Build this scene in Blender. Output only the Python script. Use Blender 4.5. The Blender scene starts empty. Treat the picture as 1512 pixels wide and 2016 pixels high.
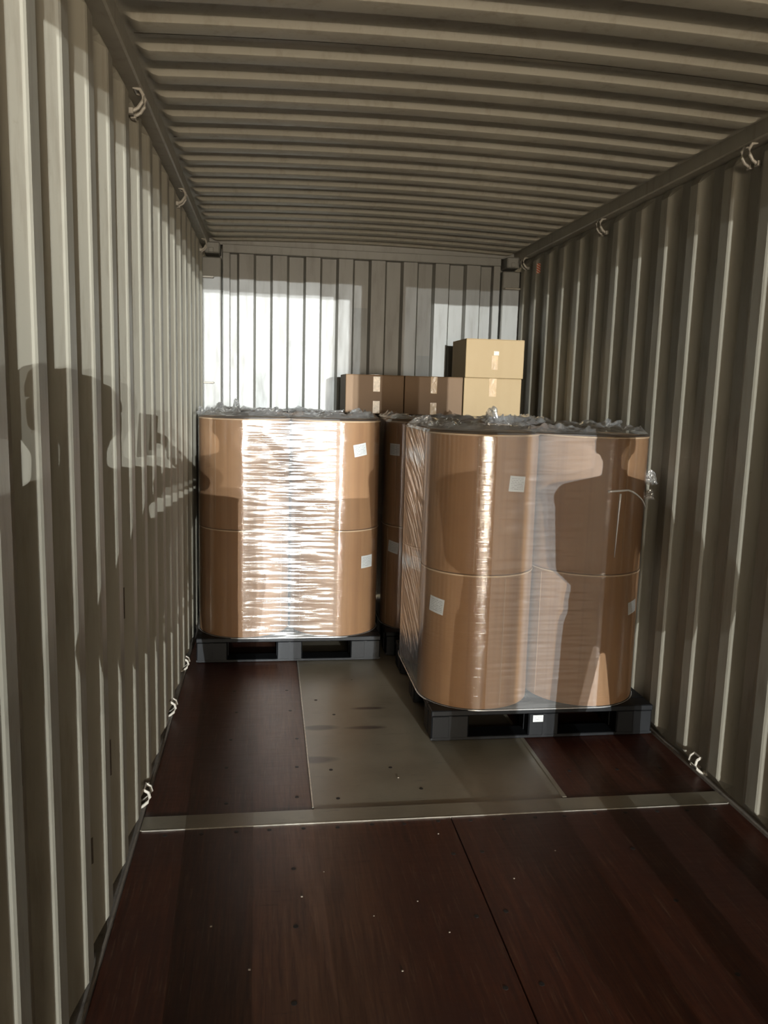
import bpy, math, random
import numpy as np
from mathutils import Vector, Matrix

random.seed(7)
SC = bpy.context.scene
COL = SC.collection
PI = math.pi

# ------------------------------------------------------------------ camera
CAM_POS = Vector((0.463, 0.0, 1.630))
cam_d = bpy.data.cameras.new('camera')
cam = bpy.data.objects.new('camera', cam_d)
COL.objects.link(cam)
cam_d.sensor_fit = 'HORIZONTAL'
cam_d.sensor_width = 36.0
cam_d.lens = 36.0 * 1596.4 / 1512.0
cam_d.clip_start = 0.02
cam_d.clip_end = 100.0


def cam_rot(yaw, pitch, roll):
    cy, sy, cp, sp = math.cos(yaw), math.sin(yaw), math.cos(pitch), math.sin(pitch)
    f = Vector((sy * cp, cy * cp, sp))
    r0 = Vector((cy, -sy, 0))
    u0 = r0.cross(f)
    r = math.cos(roll) * r0 + math.sin(roll) * u0
    u = -math.sin(roll) * r0 + math.cos(roll) * u0
    return Matrix((r, u, -f)).transposed()


cam.matrix_world = Matrix.Translation(CAM_POS) @ cam_rot(0.1437, -0.1490, 0.0279).to_4x4()
SC.camera = cam

# ------------------------------------------------------------------ world, lamps, exposure
SC.view_settings.view_transform = 'Standard'
SC.view_settings.look = 'None'
SC.view_settings.gamma = 1.0
SC.view_settings.use_curve_mapping = False
SC.view_settings.exposure = 0.0

world = bpy.data.worlds.new('night_yard')
SC.world = world
world.use_nodes = True
bg = world.node_tree.nodes['Background']
bg.inputs['Color'].default_value = (1.0, 0.88, 0.70, 1)
bg.inputs['Strength'].default_value = 34.0

# dimensions of the container (metres)
W = 2.34           # inner width between the proud faces of the side walls
Y_END = 6.22       # end wall
Y_DOOR = -5.80     # open door end
Z_RAIL = 2.62      # underside of the top side rails
Z_HEAD = 2.57      # underside of the door header


def spot(name, loc, target, power, radius, color, size=16):
    l = bpy.data.lights.new(name, 'SPOT')
    l.energy = power
    l.color = color
    l.shadow_soft_size = radius
    l.spot_size = math.radians(size)
    l.spot_blend = 0.3
    o = bpy.data.objects.new(name, l)
    COL.objects.link(o)
    o.location = loc
    o.rotation_euler = (Vector(target) - Vector(loc)).to_track_quat('-Z', 'Y').to_euler()
    return o


# two pairs of yard floodlights standing well behind the open doors
LC = (0.93, 0.985, 1.0)
spot('floodlight', (4.62, -28.0, 3.04), (0.8, 3.0, 1.4), 46000, 0.012, LC)
spot('floodlight', (4.24, -28.0, 2.87), (0.8, 3.0, 1.4), 18500, 0.012, LC)
spot('floodlight', (1.05, -28.0, 3.08), (1.4, 3.0, 1.4), 58000, 0.012, LC)
spot('floodlight', (1.28, -28.0, 2.87), (1.4, 3.0, 1.4), 13500, 0.012, LC)

# broad low fill light added outside the open doors, no fixture there
yl = bpy.data.lights.new('fill_light', 'AREA')
yl.shape = 'RECTANGLE'
yl.size, yl.size_y = 1.8, 1.0
yl.energy = 800
yl.color = (1.0, 0.86, 0.68)
yo = bpy.data.objects.new('fill_light', yl)
COL.objects.link(yo)
yo.location = (2.05, -7.7, 0.95)
yo.rotation_euler = (PI / 2 + 0.02, 0, 0.10)

# portal in the door opening: guides sampling of the world light, emits nothing itself
pl = bpy.data.lights.new('door_portal', 'AREA')
pl.shape = 'RECTANGLE'
pl.size = W
pl.size_y = Z_HEAD
pl.cycles.is_portal = True
po = bpy.data.objects.new('door_portal', pl)
COL.objects.link(po)
po.location = (W / 2, Y_DOOR - 0.02, Z_HEAD / 2)
po.rotation_euler = (PI / 2, 0, 0)


# ------------------------------------------------------------------ materials
class NT:
    def __init__(self, name):
        self.m = bpy.data.materials.new(name)
        self.m.use_nodes = True
        self.t = self.m.node_tree
        self.t.nodes.clear()
        self.out = self.n('ShaderNodeOutputMaterial')

    def n(self, typ, **kw):
        nd = self.t.nodes.new(typ)
        for k, v in kw.items():
            setattr(nd, k, v)
        return nd

    def link(self, a, b):
        self.t.links.new(a, b)

    def setin(self, nd, key, v):
        s = nd.inputs[key]
        if hasattr(v, 'links') or isinstance(v, bpy.types.NodeSocket):
            self.link(v, s)
        else:
            s.default_value = v

    def coord(self, out='Object', scale=(1, 1, 1), loc=(0, 0, 0)):
        tc = self.n('ShaderNodeTexCoord')
        mp = self.n('ShaderNodeMapping')
        mp.inputs['Scale'].default_value = scale
        mp.inputs['Location'].default_value = loc
        self.link(tc.outputs[out], mp.inputs['Vector'])
        return mp.outputs['Vector']

    def noise(self, vec, scale, detail=4, rough=0.55, dist=0.0):
        nz = self.n('ShaderNodeTexNoise')
        self.link(vec, nz.inputs['Vector'])
        nz.inputs['Scale'].default_value = scale
        nz.inputs['Detail'].default_value = detail
        nz.inputs['Roughness'].default_value = rough
        nz.inputs['Distortion'].default_value = dist
        return nz.outputs['Fac']

    def ramp(self, fac, stops):
        r = self.n('ShaderNodeValToRGB')
        e = r.color_ramp.elements
        while len(e) < len(stops):
            e.new(0.5)
        for el, (p, c) in zip(e, stops):
            el.position = p
            el.color = c if len(c) == 4 else (*c, 1)
        self.link(fac, r.inputs['Fac'])
        return r.outputs['Color']

    def math(self, op, a, b=0.0, c=None, clamp=False):
        m = self.n('ShaderNodeMath', operation=op)
        m.use_clamp = clamp
        self.setin(m, 0, a)
        self.setin(m, 1, b)
        if c is not None:
            self.setin(m, 2, c)
        return m.outputs[0]

    def mix(self, fac, a, b, blend='MIX'):
        m = self.n('ShaderNodeMix', data_type='RGBA', blend_type=blend)
        self.setin(m, 'Factor', fac)
        ins = [s for s in m.inputs if s.type == 'RGBA']
        for s, v in zip(ins, (a, b)):
            if isinstance(v, bpy.types.NodeSocket):
                self.link(v, s)
            else:
                s.default_value = v if len(v) == 4 else (*v, 1)
        return [s for s in m.outputs if s.type == 'RGBA'][0]

    def bump(self, h, strength=0.3, dist=0.01):
        b = self.n('ShaderNodeBump')
        b.inputs['Strength'].default_value = strength
        b.inputs['Distance'].default_value = dist
        self.link(h, b.inputs['Height'])
        return b.outputs['Normal']

    def principled(self, color, rough=0.5, metal=0.0, spec=0.5, normal=None, coat=0.0, coat_rough=0.1):
        p = self.n('ShaderNodeBsdfPrincipled')
        self.setin(p, 'Base Color', color if isinstance(color, bpy.types.NodeSocket) else (*color[:3], 1))
        self.setin(p, 'Roughness', rough)
        self.setin(p, 'Metallic', metal)
        self.setin(p, 'Specular IOR Level', spec)
        if coat:
            self.setin(p, 'Coat Weight', coat)
            self.setin(p, 'Coat Roughness', coat_rough)
        if normal is not None:
            self.link(normal, p.inputs['Normal'])
        self.link(p.outputs[0], self.out.inputs['Surface'])
        return self.m


def mat_paint(name, base, dark, light, dirt=0.35):
    t = NT(name)
    v = t.coord()
    v2 = t.coord(scale=(6, 6, 0.9))
    n1 = t.noise(v, 2.2, 5)
    n2 = t.noise(v2, 3.5, 6, 0.65)
    n3 = t.noise(v, 38, 4, 0.7)
    c = t.mix(t.math('MULTIPLY', n1, 0.9), base, light)
    c = t.mix(t.math('MULTIPLY', t.math('SUBTRACT', n2, 0.52, clamp=True), dirt * 6, clamp=True), c, dark)
    spots = t.ramp(n3, [(0.66, (0, 0, 0)), (0.74, (1, 1, 1))])
    c = t.mix(t.math('MULTIPLY', spots, 0.3), c, dark)
    nb = t.bump(t.noise(v, 9, 4), 0.12, 0.01)
    r = t.math('MULTIPLY_ADD', n2, 0.25, 0.32)
    return t.principled(c, r, spec=0.45, normal=nb)


M = {}
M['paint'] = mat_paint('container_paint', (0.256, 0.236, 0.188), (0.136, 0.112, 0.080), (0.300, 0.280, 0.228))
M['paint_end'] = mat_paint('end_wall_paint', (0.1575, 0.1526, 0.1344), (0.0980, 0.0840, 0.0665), (0.1855, 0.1806, 0.1596))  # same container paint, darkened to offset the floodlights on this wall
M['paint_patch'] = mat_paint('touch_up_paint', (0.1225, 0.1246, 0.1134), (0.0840, 0.0770, 0.0630), (0.1400, 0.1435, 0.1295))
M['paint_dark'] = mat_paint('bottom_rail_paint', (0.1600, 0.1400, 0.1200), (0.0720, 0.0560, 0.0440), (0.2240, 0.2000, 0.1680), 0.6)


def mat_floor_wood():
    t = NT('varnished_plywood')
    v = t.coord('Object')
    grain = t.noise(t.coord('Object', scale=(30, 1.6, 1)), 2.0, 6, 0.65, 0.5)
    blot = t.noise(v, 1.7, 4, 0.6)
    sc = t.noise(t.coord('Object', scale=(3.2, 26, 1), loc=(4, 1, 0)), 2.4, 5, 0.7)
    sc2 = t.noise(t.coord('Object', scale=(40, 2.2, 1), loc=(2, 7, 0)), 2.2, 5, 0.7)
    c = t.ramp(grain, [(0.25, (0.0168, 0.0042, 0.0024)), (0.5, (0.0406, 0.0098, 0.0042)), (0.8, (0.0686, 0.0189, 0.0077))])
    c = t.mix(t.ramp(blot, [(0.42, (0, 0, 0)), (0.7, (1, 1, 1))]), c, (0.0294, 0.0091, 0.0063), 'MIX')
    wear = t.ramp(sc2, [(0.56, (0, 0, 0)), (0.75, (1, 1, 1))])
    c = t.mix(t.math('MULTIPLY', wear, 0.5), c, (0.1330, 0.0770, 0.0455))
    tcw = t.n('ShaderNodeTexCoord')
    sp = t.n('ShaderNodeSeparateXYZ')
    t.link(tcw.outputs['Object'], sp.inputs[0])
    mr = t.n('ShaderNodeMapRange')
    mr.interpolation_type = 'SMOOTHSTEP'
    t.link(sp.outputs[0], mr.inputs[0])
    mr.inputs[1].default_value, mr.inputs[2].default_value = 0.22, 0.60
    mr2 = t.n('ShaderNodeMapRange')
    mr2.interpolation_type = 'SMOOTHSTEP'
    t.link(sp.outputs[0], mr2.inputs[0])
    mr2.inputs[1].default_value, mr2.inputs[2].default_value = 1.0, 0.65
    lit_band = t.math('MULTIPLY', mr.outputs[0], mr2.outputs[0])
    c = t.mix(t.math('MULTIPLY', lit_band, t.math('MULTIPLY_ADD', grain, 0.75, -0.12, clamp=True)), c, (0.16, 0.088, 0.048))  # lit strip of boards beside the plate, its light painted into the colour
    stain = t.ramp(sc, [(0.64, (0, 0, 0)), (0.74, (1, 1, 1))])
    c = t.mix(t.math('MULTIPLY', stain, 0.75), c, (0.014, 0.009, 0.008))
    r = t.math('MULTIPLY_ADD', sc, 0.3, 0.26)
    return t.principled(c, r, spec=0.32, normal=t.bump(grain, 0.10, 0.004))


M['wood'] = mat_floor_wood()


def mat_plate():
    t = NT('dusty_steel_plate')
    v = t.coord('Object')
    n = t.noise(v, 3.0, 6, 0.6)
    sx = t.noise(t.coord('Object', scale=(3, 22, 1)), 2.0, 6, 0.7)
    fine = t.noise(t.coord('Object', scale=(8, 60, 1), loc=(3, 3, 0)), 2.6, 5, 0.7)
    c = t.ramp(n, [(0.3, (0.115, 0.098, 0.070)), (0.65, (0.175, 0.156, 0.116))])
    c = t.mix(t.math('MULTIPLY', t.ramp(sx, [(0.60, (0, 0, 0)), (0.70, (1, 1, 1))]), 0.75), c, (0.065, 0.055, 0.05))
    c = t.mix(t.math('MULTIPLY', t.ramp(fine, [(0.62, (0, 0, 0)), (0.72, (1, 1, 1))]), 0.6), c, (0.05, 0.042, 0.035))
    # long smears left by dragged pallets
    tc = t.n('ShaderNodeTexCoord')
    for (sxp, syp, wx, wy) in [(0.66, 3.40, 0.13, 0.040), (0.94, 3.73, 0.11, 0.022), (0.72, 3.745, 0.10, 0.035), (0.98, 3.97, 0.10, 0.02)]:
        mp = t.n('ShaderNodeMapping')
        mp.inputs['Location'].default_value = (-sxp / wx, -syp / wy, 0)
        mp.inputs['Scale'].default_value = (1 / wx, 1 / wy, 0)
        t.link(tc.outputs['Object'], mp.inputs['Vector'])
        ln = t.n('ShaderNodeVectorMath', operation='LENGTH')
        t.link(mp.outputs['Vector'], ln.inputs[0])
        f = t.math('SUBTRACT', 1.35, t.math('ADD', ln.outputs['Value'], t.math('MULTIPLY', sx, 0.6)), clamp=True)
        c = t.mix(t.math('MULTIPLY', f, 2.2, clamp=True), c, (0.040, 0.033, 0.028))
    r = t.math('MULTIPLY_ADD', n, 0.25, 0.20)
    return t.principled(c, r, spec=0.7, normal=t.bump(fine, 0.08, 0.003))


M['plate'] = mat_plate()


def mat_kraft(name, base, light, dark, stripe=26):
    t = NT(name)
    v = t.coord('Object')
    n = t.noise(v, 5, 5)
    st = t.noise(t.coord('Object', scale=(stripe, stripe, 0.35)), 1.0, 3, 0.6)
    c = t.mix(n, base, light)
    c = t.mix(t.math('MULTIPLY', t.math('SUBTRACT', st, 0.5, clamp=True), 2.2, clamp=True), c, dark)
    return t.principled(c, 0.62, spec=0.3, normal=t.bump(st, 0.06, 0.004))


M['drum'] = mat_kraft('kraft_drum', (0.196, 0.097, 0.038), (0.240, 0.127, 0.053), (0.130, 0.058, 0.020))
M['lid'] = mat_kraft('kraft_lid', (0.2184, 0.1248, 0.0624), (0.2574, 0.1560, 0.0819), (0.1560, 0.0819, 0.0390), 8)
M['carton_shaded'] = mat_kraft('carton_board_shaded', (0.1387, 0.0810, 0.0405), (0.1613, 0.0975, 0.0510), (0.1125, 0.0645, 0.0315), 5)  # carton board with the mast's shade painted into the colour
M['carton_lit'] = mat_kraft('carton_board_lit', (0.3312, 0.2340, 0.1188), (0.3672, 0.2664, 0.1440), (0.2880, 0.1944, 0.0936), 5)  # same board, with the floodlight's brightness painted into the colour


def mat_simple(name, col, rough=0.5, metal=0.0, spec=0.5, nscale=20, var=0.12, bump=0.0):
    t = NT(name)
    n = t.noise(t.coord('Object'), nscale, 4)
    d = tuple(max(0.0, c * (1 - var * 2)) for c in col)
    c = t.mix(n, d, tuple(min(1.0, c * (1 + var)) for c in col))
    nb = t.bump(n, bump, 0.005) if bump else None
    return t.principled(c, rough, metal, spec, nb)


M['black_plastic'] = mat_simple('black_recycled_plastic', (0.006, 0.0065, 0.0075), 0.50, spec=0.2, nscale=14, var=0.3, bump=0.1)
M['steel'] = mat_simple('painted_rod', (0.36, 0.33, 0.28), 0.45, 0.0, nscale=30)
M['rust'] = mat_simple('rusty_iron', (0.09, 0.068, 0.05), 0.8, 0.0, nscale=40, var=0.4)
M['rim'] = mat_simple('pale_drum_rim', (0.52, 0.38, 0.24), 0.45, 0.0, nscale=20)
M['tape'] = mat_simple('tan_packing_tape', (0.52, 0.36, 0.20), 0.22, 0.0, 0.6, nscale=25, var=0.2, bump=0.5)
M['pale_tape'] = mat_simple('pale_paper_tape', (0.80, 0.66, 0.50), 0.5, nscale=60, var=0.25)
M['edge_bar'] = mat_simple('worn_steel_edge', (0.45, 0.42, 0.36), 0.3, 0.7, nscale=40, var=0.3)
M['screw'] = mat_simple('dark_screw_head', (0.012, 0.009, 0.008), 0.6, 0.2, nscale=60)
M['debris'] = mat_simple('pale_grit', (0.30, 0.26, 0.21), 0.8, nscale=60)
M['jacket'] = mat_simple('dark_navy_jacket', (0.025, 0.03, 0.045), 0.85, nscale=40)
M['trousers'] = mat_simple('grey_trousers', (0.035, 0.034, 0.034), 0.85, nscale=40)
M['skin'] = mat_simple('skin', (0.50, 0.30, 0.21), 0.55, nscale=30, var=0.08)
M['shoe'] = mat_simple('black_shoe', (0.015, 0.014, 0.014), 0.5, nscale=40)
M['cap'] = mat_simple('dark_cap', (0.03, 0.03, 0.035), 0.8, nscale=60)
M['eye'] = mat_simple('eye', (0.04, 0.03, 0.025), 0.15, nscale=60)
M['phone'] = mat_simple('phone_glass', (0.02, 0.02, 0.022), 0.15, nscale=10)


def mat_label(name, rows=9):
    """white paper with rows of tiny grey print, too small to read"""
    t = NT(name)
    uv = t.coord('UV')
    sep = t.n('ShaderNodeSeparateXYZ')
    t.link(uv, sep.inputs[0])
    u, v = sep.outputs[0], sep.outputs[1]
    row = t.math('FRACT', t.math('MULTIPLY', v, rows))
    inrow = t.math('MULTIPLY', t.math('GREATER_THAN', row, 0.30), t.math('LESS_THAN', row, 0.72))
    words = t.noise(t.coord('UV', scale=(26, rows, 1)), 1.0, 3, 0.8)
    words = t.math('GREATER_THAN', words, 0.47)
    mu = t.math('MULTIPLY', t.math('GREATER_THAN', u, 0.09), t.math('LESS_THAN', u, 0.91))
    mv = t.math('MULTIPLY', t.math('GREATER_THAN', v, 0.10), t.math('LESS_THAN', v, 0.90))
    k = t.math('MULTIPLY', t.math('MULTIPLY', inrow, words), t.math('MULTIPLY', mu, mv))
    c = t.mix(t.math('MULTIPLY', k, 0.6), (0.46, 0.47, 0.46), (0.10, 0.10, 0.11))
    return t.principled(c, 0.45)


M['label'] = mat_label('printed_label')
M['tag'] = mat_label('small_printed_tag', 4)


def mat_red_mark():
    t = NT('red_marking')
    uv = t.coord('UV')
    sep = t.n('ShaderNodeSeparateXYZ')
    t.link(uv, sep.inputs[0])
    d = t.math('FRACT', t.math('ADD', t.math('MULTIPLY', sep.outputs[1], 4.0), t.math('MULTIPLY', sep.outputs[0], 1.2)))
    k = t.math('GREATER_THAN', d, 0.5)
    c = t.mix(k, (0.75, 0.10, 0.035), (0.75, 0.62, 0.5))
    return t.principled(c, 0.4)


M['red_mark'] = mat_red_mark()


def mat_film(name, lo, hi, milk, rough, b1, b2, tilt=0.0, ku=1.0):
    """clear stretch film: several wrinkled glossy layers, slightly milky"""
    t = NT(name)
    tc = t.n('ShaderNodeTexCoord')
    mp = t.n('ShaderNodeMapping')
    mp.inputs['Rotation'].default_value = (0, 0, tilt)
    t.link(tc.outputs['UV'], mp.inputs['Vector'])

    def sv(s):
        m = t.n('ShaderNodeMapping')
        m.inputs['Scale'].default_value = s
        t.link(mp.outputs['Vector'], m.inputs['Vector'])
        return m.outputs['Vector']
    a = t.noise(sv((5 * ku, 75, 1)), 1.0, 4, 0.6, 0.4)
    b = t.noise(sv((16 * ku, 210, 1)), 1.0, 3, 0.6, 0.6)
    h = t.math('ADD', t.math('MULTIPLY', a, b1), t.math('MULTIPLY', b, b2))
    bp = t.n('ShaderNodeBump')
    bp.inputs['Strength'].default_value = 1.0
    bp.inputs['Distance'].default_value = 0.01
    t.link(h, bp.inputs['Height'])
    lw = t.n('ShaderNodeLayerWeight')
    lw.inputs['Blend'].default_value = 0.25
    t.link(bp.outputs['Normal'], lw.inputs['Normal'])
    fac = t.math('MULTIPLY_ADD', lw.outputs['Facing'], hi - lo, lo)
    tr = t.n('ShaderNodeBsdfTransparent')
    tr.inputs['Color'].default_value = (0.97, 0.97, 0.965, 1)
    df = t.n('ShaderNodeBsdfDiffuse')
    df.inputs['Color'].default_value = (0.85, 0.86, 0.86, 1)
    m1 = t.n('ShaderNodeMixShader')
    m1.inputs[0].default_value = milk
    t.link(tr.outputs[0], m1.inputs[1])
    t.link(df.outputs[0], m1.inputs[2])
    gl = t.n('ShaderNodeBsdfGlossy')
    gl.inputs['Roughness'].default_value = rough
    gl.inputs['Color'].default_value = (0.95, 0.95, 0.95, 1)
    t.link(bp.outputs['Normal'], gl.inputs['Normal'])
    m2 = t.n('ShaderNodeMixShader')
    t.link(fac, m2.inputs[0])
    t.link(m1.outputs[0], m2.inputs[1])
    t.link(gl.outputs[0], m2.inputs[2])
    t.link(m2.outputs[0], t.out.inputs['Surface'])
    return t.m


M['film'] = mat_film('stretch_film', 0.10, 0.45, 0.02, 0.085, 0.03, 0.07, ku=0.22)
M['film_gap'] = mat_film('stretch_film_loose', 0.045, 0.50, 0.10, 0.18, 0.10, 0.03)
M['film_side'] = mat_film('stretch_film_slanting', 0.34, 0.75, 0.10, 0.17, 0.14, 0.04, tilt=0.45)
M['film_tuft'] = mat_film('stretch_film_crumpled', 0.30, 0.80, 0.10, 0.10, 0.5, 0.3)
M['strand'] = mat_film('stretch_film_strand', 0.25, 0.5, 0.75, 0.2, 0.2, 0.1)
M['film_hem'] = mat_film('stretch_film_hem', 0.30, 0.6, 0.35, 0.2, 0.2, 0.1)


# ------------------------------------------------------------------ mesh helpers
class MB:
    def __init__(self):
        self.v, self.f, self.uv, self.mi = [], [], {}, {}

    def quad_box(self, x0, x1, y0, y1, z0, z1, bevel=0.0):
        if bevel <= 0:
            b = len(self.v)
            self.v += [(x0, y0, z0), (x1, y0, z0), (x1, y1, z0), (x0, y1, z0), (x0, y0, z1), (x1, y0, z1), (x1, y1, z1), (x0, y1, z1)]
            self.f += [tuple(b + i for i in q) for q in ((3, 2, 1, 0), (4, 5, 6, 7), (0, 1, 5, 4), (1, 2, 6, 5), (2, 3, 7, 6), (3, 0, 4, 7))]
            return self
        c = bevel
        X, Y, Z = (x0, x1), (y0, y1), (z0, z1)
        b = len(self.v)
        idx = {}
        for i in (0, 1):
            for j in (0, 1):
                for k in (0, 1):
                    sx, sy, sz = (1, -1)[i], (1, -1)[j], (1, -1)[k]
                    for a, p in enumerate(((X[i], Y[j] + sy * c, Z[k] + sz * c), (X[i] + sx * c, Y[j], Z[k] + sz * c), (X[i] + sx * c, Y[j] + sy * c, Z[k]))):
                        idx[i, j, k, a] = len(self.v)
                        self.v.append(p)

        def F(*ks):
            self.f.append(tuple(idx[k] for k in ks))
        for i in (0, 1):
            q = [(i, 0, 0, 0), (i, 1, 0, 0), (i, 1, 1, 0), (i, 0, 1, 0)]
            F(*(q[::-1] if i == 0 else q))
        for j in (0, 1):
            q = [(0, j, 0, 1), (1, j, 0, 1), (1, j, 1, 1), (0, j, 1, 1)]
            F(*(q if j == 0 else q[::-1]))
        for k in (0, 1):
            q = [(0, 0, k, 2), (1, 0, k, 2), (1, 1, k, 2), (0, 1, k, 2)]
            F(*(q[::-1] if k == 0 else q))
        for i in (0, 1):
            for j in (0, 1):
                F((i, j, 0, 0), (i, j, 0, 1), (i, j, 1, 1), (i, j, 1, 0))
            for k in (0, 1):
                F((i, 0, k, 0), (i, 0, k, 2), (i, 1, k, 2), (i, 1, k, 0))
        for j in (0, 1):
            for k in (0, 1):
                F((0, j, k, 1), (0, j, k, 2), (1, j, k, 2), (1, j, k, 1))
        for i in (0, 1):
            for j in (0, 1):
                for k in (0, 1):
                    F((i, j, k, 0), (i, j, k, 1), (i, j, k, 2))
        return self

    def lathe(self, prof, n=32, c=(0, 0, 0)):
        b = len(self.v)
        for (r, z) in prof:
            for i in range(n):
                a = 2 * PI * i / n
                self.v.append((c[0] + r * math.cos(a), c[1] + r * math.sin(a), c[2] + z))
        for j in range(len(prof) - 1):
            for i in range(n):
                i2 = (i + 1) % n
                self.f.append((b + j * n + i, b + j * n + i2, b + (j + 1) * n + i2, b + (j + 1) * n + i))
        self.f.append(tuple(b + i for i in range(n))[::-1])
        self.f.append(tuple(b + (len(prof) - 1) * n + i for i in range(n)))
        return self

    def tube(self, pts, r, n=8, closed=False):
        pts = [Vector(p) for p in pts]
        b = len(self.v)
        m = len(pts)
        rr = r if isinstance(r, (list, tuple)) else [r] * m
        up = Vector((0, 0, 1))
        for i, p in enumerate(pts):
            if closed:
                d = pts[(i + 1) % m] - pts[i - 1]
            else:
                d = pts[min(i + 1, m - 1)] - pts[max(i - 1, 0)]
            d.normalize()
            u = d.cross(up)
            if u.length < 1e-3:
                u = d.cross(Vector((1, 0, 0)))
            u.normalize()
            w = d.cross(u)
            for k in range(n):
                a = 2 * PI * k / n
                q = p + (u * math.cos(a) + w * math.sin(a)) * rr[i]
                self.v.append(tuple(q))
        for i in range(m if closed else m - 1):
            i2 = (i + 1) % m
            for k in range(n):
                k2 = (k + 1) % n
                self.f.append((b + i * n + k, b + i * n + k2, b + i2 * n + k2, b + i2 * n + k))
        if not closed:
            self.f.append(tuple(b + k for k in range(n))[::-1])
            self.f.append(tuple(b + (m - 1) * n + k for k in range(n)))
        return self

    def mesh(self, name, mat, smooth=False):
        me = bpy.data.meshes.new(name)
        me.from_pydata([tuple(map(float, p)) for p in self.v], [], self.f)
        me.materials.append(mat)
        if smooth:
            me.polygons.foreach_set('use_smooth', [True] * len(me.polygons))
        me.update()
        return me

    def build(self, name, mat, parent=None, smooth=False):
        return link(name, self.mesh(name, mat, smooth), parent)


def link(name, me, parent=None, loc=None, rotz=None):
    o = bpy.data.objects.new(name, me)
    COL.objects.link(o)
    if parent is not None:
        o.parent = parent
    if loc is not None:
        o.location = loc
    if rotz is not None:
        o.rotation_euler = (0, 0, rotz)
    return o


def empty(name, loc=(0, 0, 0), rotz=0.0):
    o = bpy.data.objects.new(name, None)
    COL.objects.link(o)
    o.location = loc
    o.rotation_euler = (0, 0, rotz)
    o.empty_display_size = 0.1
    return o


def tag(o, label, cat, group=None):
    o['label'] = label
    o['category'] = cat
    if group:
        o['group'] = group
    return o


def struct(o, label=None):
    o['kind'] = 'structure'
    if label:
        o['label'] = label
    return o


def sharp(me, ang=35):
    me.polygons.foreach_set('use_smooth', [True] * len(me.polygons))
    try:
        me.set_sharp_from_angle(angle=math.radians(ang))
    except Exception:
        pass


# ------------------------------------------------------------------ numpy value noise
def vnoise(x, y, seed=0):
    rs = np.random.RandomState(seed)
    tab = rs.rand(256, 256)
    xi = np.floor(x).astype(int)
    yi = np.floor(y).astype(int)
    xf = x - xi
    yf = y - yi
    xf = xf * xf * (3 - 2 * xf)
    yf = yf * yf * (3 - 2 * yf)
    g = lambda a, b: tab[a % 256, b % 256]
    return (g(xi, yi) * (1 - xf) + g(xi + 1, yi) * xf) * (1 - yf) + (g(xi, yi + 1) * (1 - xf) + g(xi + 1, yi + 1) * xf) * yf


# ------------------------------------------------------------------ container shell
DEPTH, PANEL, WEB, REC = 0.036, 0.072, 0.068, 0.070
PER = PANEL + 2 * WEB + REC


def side_profile(y0, y1, phase):
    """points (y, depth) of the trapezoidal sheet between y0 and y1"""
    pts = []
    k = math.floor((y0 - phase) / PER) - 1
    r = 0.006
    while phase + k * PER < y1 + PER:
        b = phase + k * PER
        for (dy, d) in ((-WEB, DEPTH), (-r, DEPTH * r / WEB + 0.0), (0.004, 0.0), (PANEL - 0.004, 0.0), (PANEL + r, DEPTH * r / WEB), (PANEL + WEB, DEPTH)):
            pts.append((b + dy, d))
        k += 1
    pts = [p for p in pts if y0 <= p[0] <= y1]
    return [(y0, DEPTH)] + pts + [(y1, DEPTH)]


def side_wall(name, x0, sgn, phase):
    # sgn=-1: left wall, sheet recesses towards -x; +1: right wall
    prof = side_profile(Y_DOOR, Y_END - 0.06, phase)
    mb = MB()
    rows = [(0.0, 1.0), (0.004, 0.95), (0.05, 0.0), (0.06, 0.0), (2.575, 0.0), (2.61, 0.55), (Z_RAIL + 0.01, 0.9)]
    n = len(prof)
    th = 0.02
    for off in (0.0, th):
        for (z, push) in rows:
            for (y, d) in prof:
                dd = d + (DEPTH - d) * push + off
                mb.v.append((x0 + sgn * dd, y, z))
    R = len(rows)
    for s in (0, 1):
        b = s * R * n
        for j in range(R - 1):
            for i in range(n - 1):
                q = (b + j * n + i, b + j * n + i + 1, b + (j + 1) * n + i + 1, b + (j + 1) * n + i)
                mb.f.append(q if (s == 0) == (sgn < 0) else q[::-1])
    o = mb.build(name, M['paint'])
    struct(o)
    return o


PH_L, PH_R = 1.750, 2.980
wall_left = side_wall('wall_left', 0.0, -1, PH_L)
wall_right = side_wall('wall_right', W, 1, PH_R)

# bottom edge angles between wall and floor
for nm, xa, xb in (('baseboard_left', -0.006, 0.002), ('baseboard_right', W - 0.002, W + 0.006)):
    struct(MB().quad_box(xa, xb, Y_DOOR, Y_END - 0.05, -0.03, 0.010).build(nm, M['paint_dark']))
for nm, xa, xb in (('trim_1', -0.075, -0.008), ('trim_2', W + 0.008, W + 0.075)):
    struct(MB().quad_box(xa, xb, Y_DOOR, Y_END, -0.10, 0.0).build(nm, M['paint_dark']))

# top side rails
rail_l = struct(MB().quad_box(-0.075, 0.030, Y_DOOR, Y_END + 0.05, Z_RAIL, 2.690, 0.006).build('trim_3', M['paint']))
rail_r = struct(MB().quad_box(W - 0.030, W + 0.075, Y_DOOR, Y_END + 0.05, Z_RAIL, 2.690, 0.006).build('trim_4', M['paint']))


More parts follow.
